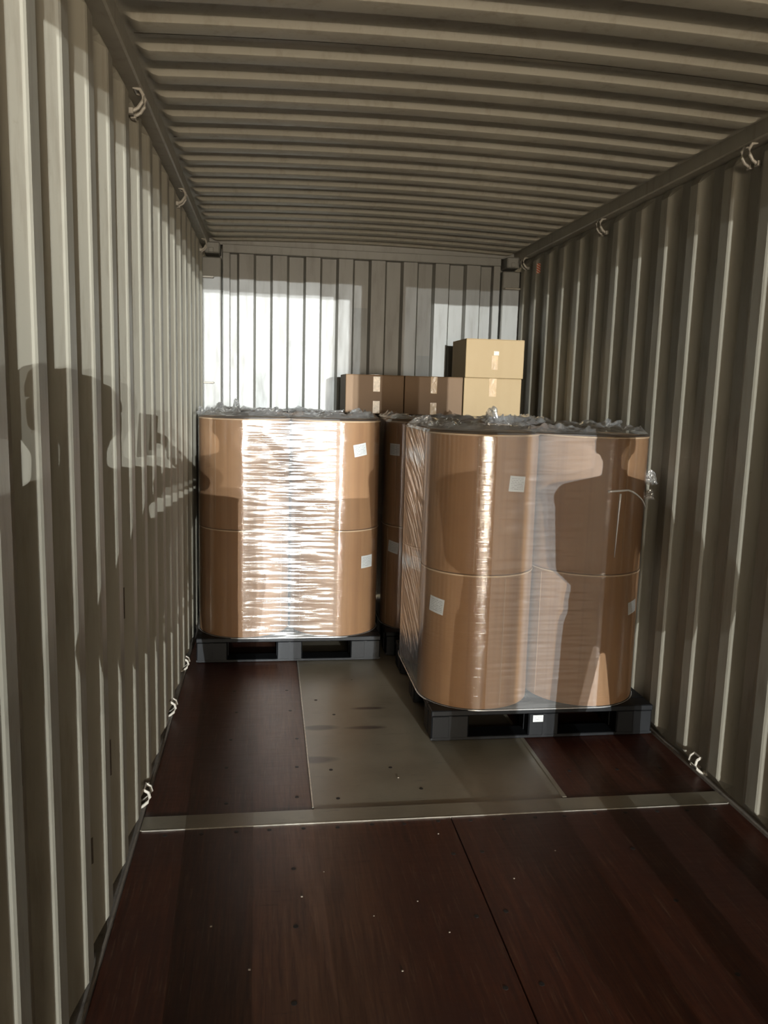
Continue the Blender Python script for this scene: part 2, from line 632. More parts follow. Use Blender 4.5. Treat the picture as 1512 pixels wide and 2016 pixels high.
def roof():
    """cross-ribbed roof sheet, slightly crowned; ribs die out before the side rails"""
    P = 0.209
    ph = 2.604
    low, dw = 0.078, 0.022
    prof = []
    k = math.floor((Y_DOOR - ph) / P)
    while ph + k * P < Y_END + P:
        b = ph + k * P
        prof += [(b - 0.010, 0.0), (b - 0.006, 0.08), (b + 0.006, 0.92), (b + 0.010, 1.0), (b + low, 1.0), (b + low + 0.014, 0.0)]
        k += 1
    prof = [p for p in prof if Y_DOOR <= p[0] <= Y_END + 0.04]
    prof = [(Y_DOOR, 0.0)] + prof + [(Y_END + 0.045, 0.0)]
    xs = [0.0, 0.030, 0.040, 0.050, 0.065, 0.085] + list(np.linspace(0.13, W - 0.13, 20)) + [W - 0.085, W - 0.065, W - 0.050, W - 0.040, W - 0.030, W]
    mb = MB()
    n = len(xs)
    for (y, d) in prof:
        for x in xs:
            e = min(x, W - x)
            t = min(1.0, max(0.0, (e - 0.036) / 0.045))
            t = t * t * (3 - 2 * t)
            cam_ = 0.030 * (1 - ((x - W / 2) / (W / 2)) ** 2)
            mb.v.append((x, y, 2.682 + cam_ - dw * d * t))
    for j in range(len(prof) - 1):
        for i in range(n - 1):
            a = j * n + i
            mb.f.append((a, a + n, a + n + 1, a + 1))
    me = mb.mesh('ceiling', M['paint'])
    sharp(me, 25)
    o = struct(link('ceiling', me))
    # lap joints between the pressed roof panels
    for yy in (2.604 + 0.148 + P * i for i in (-20, -15, -10, -5, 0, 5, 10, 15)):
        s = MB()
        m = 24
        for k in range(m):
            x = 0.05 + (W - 0.1) * k / (m - 1)
            z = 2.682 + 0.030 * (1 - ((x - W / 2) / (W / 2)) ** 2)
            s.v += [(x, yy - 0.012, z - 0.0016), (x, yy + 0.012, z - 0.0016), (x, yy + 0.012, z + 0.002), (x, yy - 0.012, z + 0.002)]
        for k in range(m - 1):
            b = 4 * k
            s.f += [(b, b + 1, b + 5, b + 4), (b + 3, b, b + 4, b + 7), (b + 1, b + 2, b + 6, b + 5)]
        s.build('lap_joint', M['paint'], o)
    return o


ceiling = roof()


def end_wall():
    lines = [0.2345 + 0.1219 * k for k in range(16)]
    prof = [(0.10, 0.0)]
    for k, x in enumerate(lines):
        a, b = (0.0, 0.045) if k % 2 else (0.045, 0.0)
        if k == 0:
            a, b = 0.045, 0.0
            prof = [(0.10, 0.045)]
        prof += [(x - 0.009, a), (x + 0.009, b)]
    prof.append((2.24, prof[-1][1]))
    mb = MB()
    n = len(prof)
    for off in (0.0, 0.02):
        for z in (0.0, 2.61):
            for (x, d) in prof:
                mb.v.append((x, Y_END + d + off, z))
    for s in (0, 1):
        for i in range(n - 1):
            b = s * 2 * n
            q = (b + i, b + i + 1, b + n + i + 1, b + n + i)
            mb.f.append(q if s == 0 else q[::-1])
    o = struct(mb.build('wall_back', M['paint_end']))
    # repainted patches in the troughs
    for k, ztop in ((1, 2.03), (3, 1.98), (7, 2.24), (11, 1.90)):
        xa, xb = lines[k] + 0.012, lines[k + 1] - 0.012
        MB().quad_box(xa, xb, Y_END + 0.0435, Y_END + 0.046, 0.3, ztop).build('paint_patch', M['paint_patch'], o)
    return o


wall_back = end_wall()

# end frame: top rail, corner posts, edge strips and corner castings
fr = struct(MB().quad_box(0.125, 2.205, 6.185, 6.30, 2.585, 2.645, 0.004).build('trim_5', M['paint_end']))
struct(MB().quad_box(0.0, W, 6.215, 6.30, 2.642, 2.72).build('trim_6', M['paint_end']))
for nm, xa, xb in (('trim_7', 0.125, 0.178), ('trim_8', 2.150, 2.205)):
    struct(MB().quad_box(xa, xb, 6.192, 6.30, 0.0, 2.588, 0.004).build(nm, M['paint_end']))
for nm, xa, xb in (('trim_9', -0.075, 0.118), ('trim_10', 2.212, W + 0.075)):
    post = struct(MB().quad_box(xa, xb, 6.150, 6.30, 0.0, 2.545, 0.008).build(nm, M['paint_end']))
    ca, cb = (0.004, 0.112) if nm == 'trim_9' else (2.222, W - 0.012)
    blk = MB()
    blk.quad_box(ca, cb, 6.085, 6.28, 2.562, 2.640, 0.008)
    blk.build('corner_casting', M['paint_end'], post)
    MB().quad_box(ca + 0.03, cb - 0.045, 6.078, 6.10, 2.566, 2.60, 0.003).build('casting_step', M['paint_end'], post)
    for zz in ((2.400, 1.650, 0.90) if nm == 'trim_9' else (2.415, 1.66, 0.90)):
        xr = (-0.02, 0.062) if nm == 'trim_9' else (2.225, W + 0.01)
        MB().tube([(xr[0], 6.115, zz), (xr[1], 6.115, zz), (xr[1], 6.155, zz)] if nm == 'trim_9' else [(xr[1], 6.115, zz), (xr[0], 6.115, zz), (xr[0], 6.155, zz)], 0.0065).build('lashing_bar', M['steel'], post)

# door end frame (behind the camera)
struct(MB().quad_box(-0.10, W + 0.10, Y_DOOR - 0.10, Y_DOOR + 0.02, Z_HEAD, 2.80).build('trim_11', M['paint']))
for nm, xa, xb in (('trim_12', -0.14, 0.0), ('trim_13', W - 0.09, W + 0.12)):  # right post reaches inward, shaped to cut off the outer floodlights
    struct(MB().quad_box(xa, xb, Y_DOOR - 0.12, Y_DOOR + 0.02, -0.1, 2.80).build(nm, M['paint']))
# container sides continue as outer skins so that no light leaks in
struct(MB().quad_box(-0.10, W + 0.10, Y_DOOR, Y_END + 0.35, 2.745, 2.78).build('trim_14', M['paint']))
struct(MB().quad_box(-0.12, -0.078, Y_DOOR, Y_END + 0.35, -0.1, 2.78).build('trim_15', M['paint']))
struct(MB().quad_box(W + 0.078, W + 0.12, Y_DOOR, Y_END + 0.35, -0.1, 2.78).build('trim_16', M['paint']))
struct(MB().quad_box(-0.12, W + 0.12, Y_END + 0.31, Y_END + 0.35, -0.1, 2.78).build('trim_17', M['paint']))
# yard ground and an unseen mast added to shade the end wall
struct(MB().quad_box(-12, 14, -40, Y_DOOR - 0.13, -0.25, -0.10).build('ground_yard', mat_simple('yard_concrete', (0.16, 0.15, 0.14), 0.8, nscale=2)))
struct(MB().quad_box(1.055, 1.385, -10.15, -9.85, -0.10, 3.2, 0.02).build('shadow_mast', M['paint_dark']))


# lashing rings on the rails and at the floor edge
def ring_mesh():
    """two bent legs joined by a cross bar, welded under the rail"""
    mb = MB()
    path = []
    arc = [(-0.004, -0.062), (0.016, -0.050), (0.030, -0.030), (0.034, -0.008), (0.024, 0.010), (0.004, 0.016)]
    for (x, z) in arc:
        path.append((x, -0.026, z))
    for (x, z) in arc[::-1]:
        path.append((x, 0.026, z))
    mb.tube(path, 0.0062, 8)
    mb.quad_box(-0.016, 0.002, -0.040, -0.014, -0.072, -0.052, 0.002)
    mb.quad_box(-0.016, 0.002, 0.014, 0.040, -0.072, -0.052, 0.002)
    return mb.mesh('lashing_ring', M['steel'], False)


RING = ring_mesh()
for yy in (1.60, 3.05, 4.47, 5.90):
    o = link('lashing_ring', RING, rail_l, (0.0, yy, 2.606))
for yy in (1.68, 3.125, 4.575, 5.985):
    o = link('lashing_ring', RING, rail_r, (W, yy, 2.606))
    o.rotation_euler = (0, 0, PI)
for yy in (1.60, 3.06, 3.95, 4.60):
    o = link('lashing_ring', RING, wall_left, (-0.014, yy, 0.062))
    o.rotation_euler = (0, 0.25, 0)
for yy in (1.70, 3.145):
    o = link('lashing_ring', RING, wall_right, (W + 0.014, yy, 0.062))
    o.rotation_euler = (0, 0.25, PI)
# rusty lashing slots in the troughs of the left wall
for yy, zz, h in ((1.640, 0.865, 0.062), (1.912, 0.60, 0.03)):
    MB().quad_box(-0.0362, -0.034, yy - 0.016, yy + 0.016, zz - h, zz + h, 0.0006).build('rust_scar', M['rust'], wall_left)


def web_scar(k, t, zz, w, h):
    """worn strip on the door-facing slope of rib k of the left wall"""
    b = PH_L + k * PER
    along = Vector((DEPTH, WEB, 0)).normalized()
    n = Vector((WEB, -DEPTH, 0)).normalized()
    c = Vector((-DEPTH * t, b - WEB * t, zz)) + n * 0.0008
    P = [c + along * w + Vector((0, 0, -h)), c - along * w + Vector((0, 0, -h)), c - along * w + Vector((0, 0, h)), c + along * w + Vector((0, 0, h))]
    mb = MB()
    mb.v = [tuple(p) for p in P] + [tuple(p - n * 0.003) for p in P]
    mb.f = [(3, 2, 1, 0), (0, 1, 5, 4), (1, 2, 6, 5), (2, 3, 7, 6), (3, 0, 4, 7)]
    mb.build('rust_scar', M['rust'], wall_left)


for a in ((4, 0.75, 0.88, 0.005, 0.055), (3, 0.8, 0.45, 0.004, 0.06), (7, 0.8, 1.0, 0.005, 0.05), (6, 0.8, 0.62, 0.004, 0.05), (2, 0.85, 0.30, 0.004, 0.04)):
    web_scar(*a)


def uv_quad(name, pts, mat, parent=None, thick=None):
    """flat printed sheet with its own thickness; pts counter-clockwise seen from outside"""
    P = [Vector(p) for p in pts]
    n = (P[1] - P[0]).cross(P[3] - P[0]).normalized()
    t = thick or 0.0006
    me = bpy.data.meshes.new(name)
    v = [p + n * t for p in P] + P
    f = [(0, 1, 2, 3), (7, 6, 5, 4), (0, 4, 5, 1), (1, 5, 6, 2), (2, 6, 7, 3), (3, 7, 4, 0)]
    me.from_pydata([tuple(p) for p in v], [], f)
    me.materials.append(mat)
    uvl = me.uv_layers.new(name='UVMap')
    base = [(0, 0), (1, 0), (1, 1), (0, 1)] * 2
    for l in me.loops:
        uvl.data[l.index].uv = base[l.vertex_index]
    me.update()
    return link(name, me, parent)


def red_mark():
    b = PH_R + 10 * PER
    wdir = Vector((-DEPTH, WEB, 0)).normalized()
    nrm = Vector((-WEB, -DEPTH, 0)).normalized()
    c = Vector((W + DEPTH * 0.35, b - WEB * 0.35, 2.515)) + nrm * 0.001
    h = Vector((0, 0, 0.034))
    w = wdir * 0.018
    return uv_quad('red_marking', [c + w - h, c - w - h, c - w + h, c + w + h], M['red_mark'], wall_right)


red_mark()

# ------------------------------------------------------------------ floor
floor = struct(MB().quad_box(-0.006, W + 0.006, Y_DOOR, Y_END + 0.02, -0.10, -0.022).build('floor', M['paint_dark']))
G0, G1 = 0.645, 1.674          # gooseneck tunnel plate
YS0, YS1 = 2.867, 2.968        # steel cross strip


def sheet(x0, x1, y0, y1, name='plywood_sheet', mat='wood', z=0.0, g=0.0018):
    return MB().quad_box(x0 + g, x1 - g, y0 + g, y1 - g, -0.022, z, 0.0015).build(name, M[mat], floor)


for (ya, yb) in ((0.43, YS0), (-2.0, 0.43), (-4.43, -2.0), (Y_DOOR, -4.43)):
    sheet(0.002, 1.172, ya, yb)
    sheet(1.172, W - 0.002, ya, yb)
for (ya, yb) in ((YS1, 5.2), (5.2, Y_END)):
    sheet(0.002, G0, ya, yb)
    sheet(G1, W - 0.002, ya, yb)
sheet(G0, G1, YS1, Y_END, 'steel_plate', 'plate', -0.001)
sheet(0.002, W - 0.002, YS0, YS1, 'cross_strip', 'plate', 0.003)
MB().quad_box(G0 - 0.004, G0 + 0.004, YS1 + 0.01, 4.9, -0.02, 0.0045, 0.0015).build('plate_edge', M['edge_bar'], floor)
MB().quad_box(G1 - 0.011, G1 + 0.011, YS1 + 0.004, 4.9, -0.02, 0.0035, 0.003).build('plate_edge', M['plate'], floor)
MB().quad_box(0.01, W - 0.01, YS0 - 0.003, YS0 + 0.002, -0.02, 0.0035, 0.001).build('strip_edge', M['edge_bar'], floor)

SCREW = MB().lathe([(0.0085, 0.0), (0.0085, 0.0006), (0.006, 0.0010)], 10).mesh('screw', M['screw'])
spots = []
for k in range(18):
    spots.append((0.10 + k * 0.127 + random.uniform(-.006, .006), 2.835 + random.uniform(-.006, .006)))
for xx in (0.30, 0.585):
    for k in range(5):
        spots.append((xx + random.uniform(-.02, .02), 3.05 + 0.30 * k + random.uniform(-.03, .03)))
for xx in (0.55, 1.12, 1.23, 1.80):
    for k in range(3):
        spots.append((xx + random.uniform(-.01, .01), 1.95 + 0.32 * k + random.uniform(-.03, .03)))
for xx in (1.78, 2.0, 2.2):
    spots.append((xx, 3.22 + random.uniform(-.03, .03)))
for (x, y) in spots:
    link('screw', SCREW, floor, (x, y, 0.0))


def plate_bolt(x, y):
    link('screw', SCREW, floor, (x, y, -0.001))


for (x, y) in ((0.75, 3.05), (0.74, 3.30), (0.80, 3.9), (0.72, 4.1), (1.1, 3.1), (1.0, 3.3)):
    plate_bolt(x, y)

# pale crumbs of grit lying on the boards
grit = MB()
for (x, y) in ((0.58, 2.42), (0.80, 2.30), (0.95, 2.36), (1.02, 2.20), (0.42, 2.1), (0.66, 2.55), (1.30, 2.45), (0.85, 2.05), (1.02, 3.20), (0.30, 2.30), (0.70, 1.85), (1.5, 2.6), (1.1, 2.75)):
    s = random.uniform(0.0015, 0.0030)
    grit.quad_box(x - s * 1.6, x + s, y - s, y + s * 1.3, 0.0002, s, s * 0.3)
g_o = grit.build('floor_grit', M['debris'])
g_o['kind'] = 'stuff'
tag(g_o, 'pale crumbs of grit scattered on the red-brown floor boards', 'grit')


# ------------------------------------------------------------------ pallets
PAL_MESH = {}


def pallet_meshes():
    bm_ = PAL_MESH
    S, H = 0.55, 0.15
    # top deck: perimeter frame plus slats
    bm_['deck_frame'] = None
    mb = MB()
    mb.quad_box(-S, S, -S, -S + 0.10, 0.122, H, 0.004)
    mb.quad_box(-S, S, S - 0.10, S, 0.122, H, 0.004)
    mb.quad_box(-S, -S + 0.10, -S + 0.10, S - 0.10, 0.122, H, 0.004)
    mb.quad_box(S - 0.10, S, -S + 0.10, S - 0.10, 0.122, H, 0.004)
    bm_['deck_frame'] = mb.mesh('deck_frame', M['black_plastic'])
    bm_['slat'] = MB().quad_box(-0.035, 0.035, -S + 0.10, S - 0.10, 0.124, H - 0.002, 0.003).mesh('slat', M['black_plastic'])
    # blocks: corner and middle, hollow-looking with recessed rib
    def block(wx, wy):
        b = MB().quad_box(-wx, wx, -wy, wy, 0.0, 0.124, 0.006)
        b.quad_box(-wx - 0.002, wx + 0.002, -wy - 0.002, -wy + 0.006, 0.006, 0.016)
        b.quad_box(-wx * 0.08, wx * 0.08, -wy - 0.0025, wy + 0.0025, 0.01, 0.122)
        b.quad_box(-wx - 0.0025, wx + 0.0025, -wy * 0.08, wy * 0.08, 0.01, 0.122)
        return b
    bm_['corner'] = block(0.090, 0.090).mesh('corner_block', M['black_plastic'])
    bm_['mid'] = block(0.075, 0.075).mesh('middle_block', M['black_plastic'])
    bm_['runner'] = MB().quad_box(-S + 0.01, S - 0.01, -0.055, 0.055, 0.0, 0.016, 0.003).mesh('bottom_runner', M['black_plastic'])
    g = MB()
    for z in (0.030, 0.050, 0.070):
        g.quad_box(-0.12, 0.12, -0.006, 0.006, z, z + 0.006)
    for x in (-0.12, -0.06, 0.0, 0.06, 0.12):
        g.quad_box(x - 0.003, x + 0.003, -0.005, 0.005, 0.016, 0.124)
    bm_['grate'] = g.mesh('inner_grate', M['black_plastic'])


pallet_meshes()


def pallet(cx, cy, rot, label):
    t = empty('plastic_pallet', (cx, cy, 0.0012), rot)
    tag(t, label, 'pallet', 'black plastic pallets under the wrapped drums')
    link('deck_frame', PAL_MESH['deck_frame'], t)
    for k in range(7):
        link('slat', PAL_MESH['slat'], t, (-0.36 + 0.12 * k, 0, 0))
    for sx in (-1, 0, 1):
        for sy in (-1, 0, 1):
            corner = sx != 0 and sy != 0
            q = 0.55 - (0.092 if corner else 0.0775)
            x = sx * (0.55 - 0.092 if sx and (corner or sy == 0) else 0)
            y = sy * (0.55 - 0.092 if sy and (corner or sx == 0) else 0)
            if not corner:
                x, y = sx * 0.4725, sy * 0.4725
            link('corner_block' if corner else 'middle_block', PAL_MESH['corner' if corner else 'mid'], t, (x, y, 0.0))
    for sy in (-0.492, 0.0, 0.492):
        link('bottom_runner', PAL_MESH['runner'], t, (0, sy, 0))
    for sx in (-0.22, 0.22):
        link('inner_grate', PAL_MESH['grate'], t, (sx, 0.20, 0))
    return t


pal_left = pallet(0.597, 5.270, 0.0, 'black plastic pallet under the brightly lit drums by the left wall')
pal_right = pallet(1.777, 4.092, 0.0, 'black plastic pallet with a small white sticker, nearest the camera')
pal_back = pallet(1.740, 5.345, 0.0, 'black plastic pallet half hidden behind the nearest one')
uv_quad('sticker', [(-0.055, -0.5505, 0.082), (-0.005, -0.5505, 0.082), (-0.005, -0.5505, 0.115), (-0.055, -0.5505, 0.115)], M['tag'], pal_right, 0.0012)

# ------------------------------------------------------------------ fibre drums
R_D, H_D = 0.272, 0.648
Z_DECK = 0.1515


def drum_meshes():
    body = MB().lathe([(R_D - 0.012, 0.0), (R_D - 0.001, 0.002), (R_D, 0.010), (R_D, 0.05), (R_D - 0.0015, 0.20), (R_D - 0.0015, 0.50), (R_D - 0.0005, H_D - 0.030), (R_D - 0.004, H_D - 0.010)], 72)
    mb = body.mesh('drum_body', M['drum'])
    sharp(mb, 40)
    lid = MB().lathe([(R_D - 0.003, H_D - 0.012), (R_D + 0.0012, H_D - 0.012), (R_D + 0.0012, H_D - 0.002), (R_D - 0.004, H_D), (R_D - 0.016, H_D), (R_D - 0.022, H_D - 0.006), (0.02, H_D - 0.006)], 72)
    ml = lid.mesh('lid', M['lid'])
    sharp(ml, 40)
    prof = []
    pts = [((R_D - 0.0006) * math.cos(2 * PI * k / 72), (R_D - 0.0006) * math.sin(2 * PI * k / 72), H_D - 0.006) for k in range(72)]
    rim = MB().tube(pts, 0.0030, 6, closed=True).mesh('rim_band', M['rim'], True)
    seam = MB()
    nz = 12
    for k in range(nz + 1):
        z = 0.012 + (H_D - 0.03) * k / nz
        for a in (-0.012, 0.012):
            seam.v.append(((R_D + 0.0008) * math.cos(a), (R_D + 0.0008) * math.sin(a), z))
        for a in (0.014, -0.014):
            seam.v.append(((R_D - 0.001) * math.cos(a), (R_D - 0.001) * math.sin(a), z))
    for k in range(nz):
        b = 4 * k
        for i in range(4):
            j = (i + 1) % 4
            seam.f.append((b + i, b + j, b + 4 + j, b + 4 + i))
    ms = seam.mesh('paper_seam', M['lid'])
    return mb, ml, rim, ms


DM = drum_meshes()


def drum(cx, cy, layer, seam_ang, label, group):
    t = empty('fibre_drum', (cx, cy, Z_DECK + layer * (H_D + 0.0004)))
    tag(t, label, 'drum', group)
    link('drum_body', DM[0], t)
    link('lid', DM[1], t)
    link('rim_band', DM[2], t)
    link('paper_seam', DM[3], t, rotz=seam_ang)
    return t


def drum_label(t, ang, z, w, h, tilt, mat='label'):
    """paper label bent round the drum; ang degrees, z above the drum base"""
    n = 8
    a0 = math.radians(ang)
    me = bpy.data.meshes.new('label')
    v, f, uvs = [], [], []
    for side, r in ((0, R_D + 0.0016), (1, R_D + 0.0008)):
        for j in range(3):
            for i in range(n + 1):
                uu, vv = i / n, j / 2
                du, dv = (uu - 0.5) * w, (vv - 0.5) * h
                s = du * math.cos(tilt) - dv * math.sin(tilt)
                q = du * math.sin(tilt) + dv * math.cos(tilt)
                a = a0 + s / R_D
                v.append((r * math.cos(a), r * math.sin(a), z + q))
                uvs.append((uu, vv))
    N = (n + 1) * 3
    for side in (0, 1):
        for j in range(2):
            for i in range(n):
                b = side * N + j * (n + 1) + i
                q = (b, b + 1, b + n + 2, b + n + 1)
                f.append(q if side == 0 else q[::-1])
    me.from_pydata(v, [], f)
    uvl = me.uv_layers.new(name='UVMap')
    for l in me.loops:
        uvl.data[l.index].uv = uvs[l.vertex_index]
    me.materials.append(M[mat])
    me.update()
    o = link('label', me, t)
    o['label'] = 'white printed paper label'
    return o


DR = {}
OFF = 0.276


def bundle(key, cx, cy, where, group, cols=((-1, 'left'), (1, 'right'))):
    for layer, ln in ((0, 'lower'), (1, 'upper')):
        for sy, dn in ((-1, 'front'), (1, 'rear')):
            for sx, wn in cols:
                lab = '%s %s %s brown fibre drum %s' % (ln, dn, wn, where)
                DR[key, layer, sy, sx] = drum(cx + sx * OFF + random.uniform(-.0015, .0015), cy + sy * OFF, layer, random.uniform(-2.9, -0.3), lab, group)


bundle('L', 0.597, 5.270, 'wrapped on the pallet by the left wall', 'drums wrapped on the left pallet')
bundle('R', 1.757, 4.090, 'wrapped on the pallet nearest the camera', 'drums wrapped on the nearest pallet')
bundle('B', 1.737, 5.345, 'wrapped on the half hidden rear pallet', 'drums wrapped on the rear pallet')
zb0, zb1 = Z_DECK, Z_DECK + H_D
pallet(0.72, -2.950, 0.0, 'black plastic pallet standing behind the photographer')
bundle('D', 0.72, -2.950, 'standing on the pallet behind the photographer', 'drums on the pallet behind the camera', ((1, 'right'),))
drum_label(DR['L', 1, -1, 1], -61.8, 1.277 - zb1, 0.088, 0.072, 0.16)
drum_label(DR['L', 0, -1, 1], -46.8, 0.599 - zb0, 0.098, 0.075, 0.0)
drum_label(DR['R', 1, -1, -1], -65.7, 1.222 - zb1, 0.092, 0.072, -0.09)
drum_label(DR['R', 0, -1, -1], -146.0, 0.630 - zb0, 0.092, 0.075, -0.10)
drum_label(DR['R', 0, -1, 1], -49.0, 0.626 - zb0, 0.080, 0.062, 0.12)
drum_label(DR['R', 0, 1, -1], -143.8, 0.711 - zb0, 0.092, 0.072, -0.10)
drum_label(DR['B', 1, -1, -1], -148.0, 1.271 - zb1, 0.090, 0.072, 0.0)
drum_label(DR['B', 0, -1, -1], -145.3, 0.664 - zb0, 0.090, 0.072, -0.1)


# ------------------------------------------------------------------ stretch film
def hull_path(cx, cy, R, off, step):
    """convex outline round four circles; returns points, outward normals, gap mask (0..1), arc length, side id"""
    P, N, G, S, I = [], [], [], [], []
    s = 0.0
    corners = [(-1, -1, -PI, -PI / 2), (1, -1, -PI / 2, 0), (1, 1, 0, PI / 2), (-1, 1, PI / 2, PI)]
    for ci, (sx, sy, a0, a1) in enumerate(corners):
        c = (cx + sx * off, cy + sy * off)
        n = max(6, int(R * PI / 2 / step))
        for i in range(n):
            a = a0 + (a1 - a0) * i / n
            P.append((c[0] + R * math.cos(a), c[1] + R * math.sin(a)))
            N.append((math.cos(a), math.sin(a)))
            G.append(0.0)
            S.append(s)
            I.append(ci * 2)
            s += R * PI / 2 / n
        n = max(6, int(2 * off / step))
        nx = corners[(ci + 1) % 4]
        d = (cx + nx[0] * off, cy + nx[1] * off)
        for i in range(n):
            t = i / n
            P.append((c[0] + (d[0] - c[0]) * t + R * math.cos(a1), c[1] + (d[1] - c[1]) * t + R * math.sin(a1)))
            N.append((math.cos(a1), math.sin(a1)))
            G.append(math.sin(PI * t) ** 0.35 if 0 < t < 1 else 0.0)
            S.append(s)
            I.append(ci * 2 + 1)
            s += 2 * off / n
    return np.array(P), np.array(N), np.array(G), np.array(S), np.array(I)


def film_wrap(cx, cy, z0, z1, seed, step, dz, label, flap=True):
    P, N, G, S, I = hull_path(cx, cy, R_D + 0.0038, OFF, step)
    n = len(P)
    zs = np.arange(z0, z1 + dz * 0.5, dz)
    m = len(zs)
    SS, ZZ = np.meshgrid(S, zs)
    GG = np.tile(G, (m, 1))
    II = np.tile(I, (m, 1))
    ZT = ZZ + np.where(II == 7, 0.50 * SS, 0.0)           # slanting pulls on the -x side
    w1 = vnoise(SS * 6, ZT * 58, seed)
    w2 = vnoise(SS * 11, ZT * 104, seed + 1)
    rid = w1 * 0.62 + w2 * 0.38
    amp = 0.0004 + 0.0075 * GG
    sag = -0.010 * GG * (0.6 + 0.8 * vnoise(SS * 3, ZZ * 2.5, seed + 2))
    zr = np.abs(ZZ - (Z_DECK + H_D))
    crease = -0.004 * GG * np.exp(-(zr / 0.02) ** 2)
    D = rid * amp + sag + crease
    # lean in slightly at the very top edge
    D = D - 0.010 * np.clip((ZZ - (z1 - 0.016)) / 0.016, 0, 1) ** 2
    X = P[None, :, 0] + N[None, :, 0] * D
    Y = P[None, :, 1] + N[None, :, 1] * D
    V = np.stack([X, Y, ZZ], -1).reshape(-1, 3)
    idx = np.arange(m * n).reshape(m, n)
    a = idx[:-1, :]
    b = np.roll(idx, -1, 1)[:-1, :]
    c = np.roll(idx, -1, 1)[1:, :]
    d = idx[1:, :]
    F = np.stack([a, b, c, d], -1).reshape(-1, 4)
    me = bpy.data.meshes.new('stretch_film')
    me.from_pydata(V.tolist(), [], F.tolist())
    me.materials.append(M['film'])
    me.materials.append(M['film_gap'])
    me.materials.append(M['film_side'])
    mi = np.where(I % 2 == 0, 0, np.where(I == 7, 2, 1))
    me.polygons.foreach_set('material_index', np.tile(mi, (m - 1, 1)).reshape(-1).astype(np.int32))
    me.polygons.foreach_set('use_smooth', np.ones(len(F), bool))
    uvl = me.uv_layers.new(name='UVMap')
    tot = S[-1] + (S[1] - S[0])
    u = S.tolist() + [tot]
    uvv = np.zeros((m - 1, n, 4, 2))
    ui = np.array(u)
    uvv[:, :, 0, 0] = ui[:-1]
    uvv[:, :, 3, 0] = ui[:-1]
    uvv[:, :, 1, 0] = ui[1:]
    uvv[:, :, 2, 0] = ui[1:]
    uvv[:, :, 0, 1] = zs[:-1, None]
    uvv[:, :, 1, 1] = zs[:-1, None]
    uvv[:, :, 2, 1] = zs[1:, None]
    uvv[:, :, 3, 1] = zs[1:, None]
    uvl.data.foreach_set('uv', uvv.reshape(-1).astype(np.float32))
    me.update()
    o = link('stretch_film', me)
    tag(o, label, 'plastic film', 'clear stretch film round the drum stacks')
    # rolled hem along the bottom edge
    hem = [(P[k, 0] + N[k, 0] * 0.0025, P[k, 1] + N[k, 1] * 0.0025, z0 + 0.003) for k in range(0, n, 3)]
    MB().tube(hem, 0.0032, 6, closed=True).build('film_hem', M['film_hem'], o, True)
    # flap folded over the top
    if flap:
        rows = 12
        ins = np.linspace(0, 0.20, rows)
        st = max(1, int(0.012 / step))
        Pk, Nk, Sk = P[::st], N[::st], S[::st]
        k = len(Pk)
        C = np.array([cx, cy])
        V = []
        for j, q in enumerate(ins):
            jag = q * (0.75 + 0.5 * vnoise(Sk * 4, np.full(k, j * 0.3), seed + 5))
            dirv = (C - Pk)
            dirv = dirv / np.linalg.norm(dirv, axis=1)[:, None]
            pos = Pk + dirv * (jag + 0.010)[:, None] if j else Pk - Nk * 0.010
            t = j / (rows - 1)
            hgt = z1 + 0.003 + (0.030 * vnoise(Sk * 9, np.full(k, j * 0.9), seed + 6) ** 2 + 0.022 * vnoise(Sk * 30, np.full(k, j * 1.3), seed + 7) ** 2) * min(1.0, t * 4)
            hgt += 0.018 * np.exp(-((t - 0.25) / 0.2) ** 2) * vnoise(Sk * 2.3, np.full(k, 0.0), seed + 8)
            V += [(pos[i, 0], pos[i, 1], hgt[i]) for i in range(k)]
        F = []
        for j in range(rows - 1):
            for i in range(k):
                i2 = (i + 1) % k
                F.append((j * k + i, j * k + i2, (j + 1) * k + i2, (j + 1) * k + i))
        me = bpy.data.meshes.new('film_flap')
        me.from_pydata(V, [], F)
        me.materials.append(M['film_tuft'])
        uvl = me.uv_layers.new(name='UVMap')
        co = np.array(V)
        for l in me.loops:
            uvl.data[l.index].uv = (co[l.vertex_index][0] * 2, co[l.vertex_index][1] * 0.15)
        me.update()
        link('film_flap', me, o)
    return o


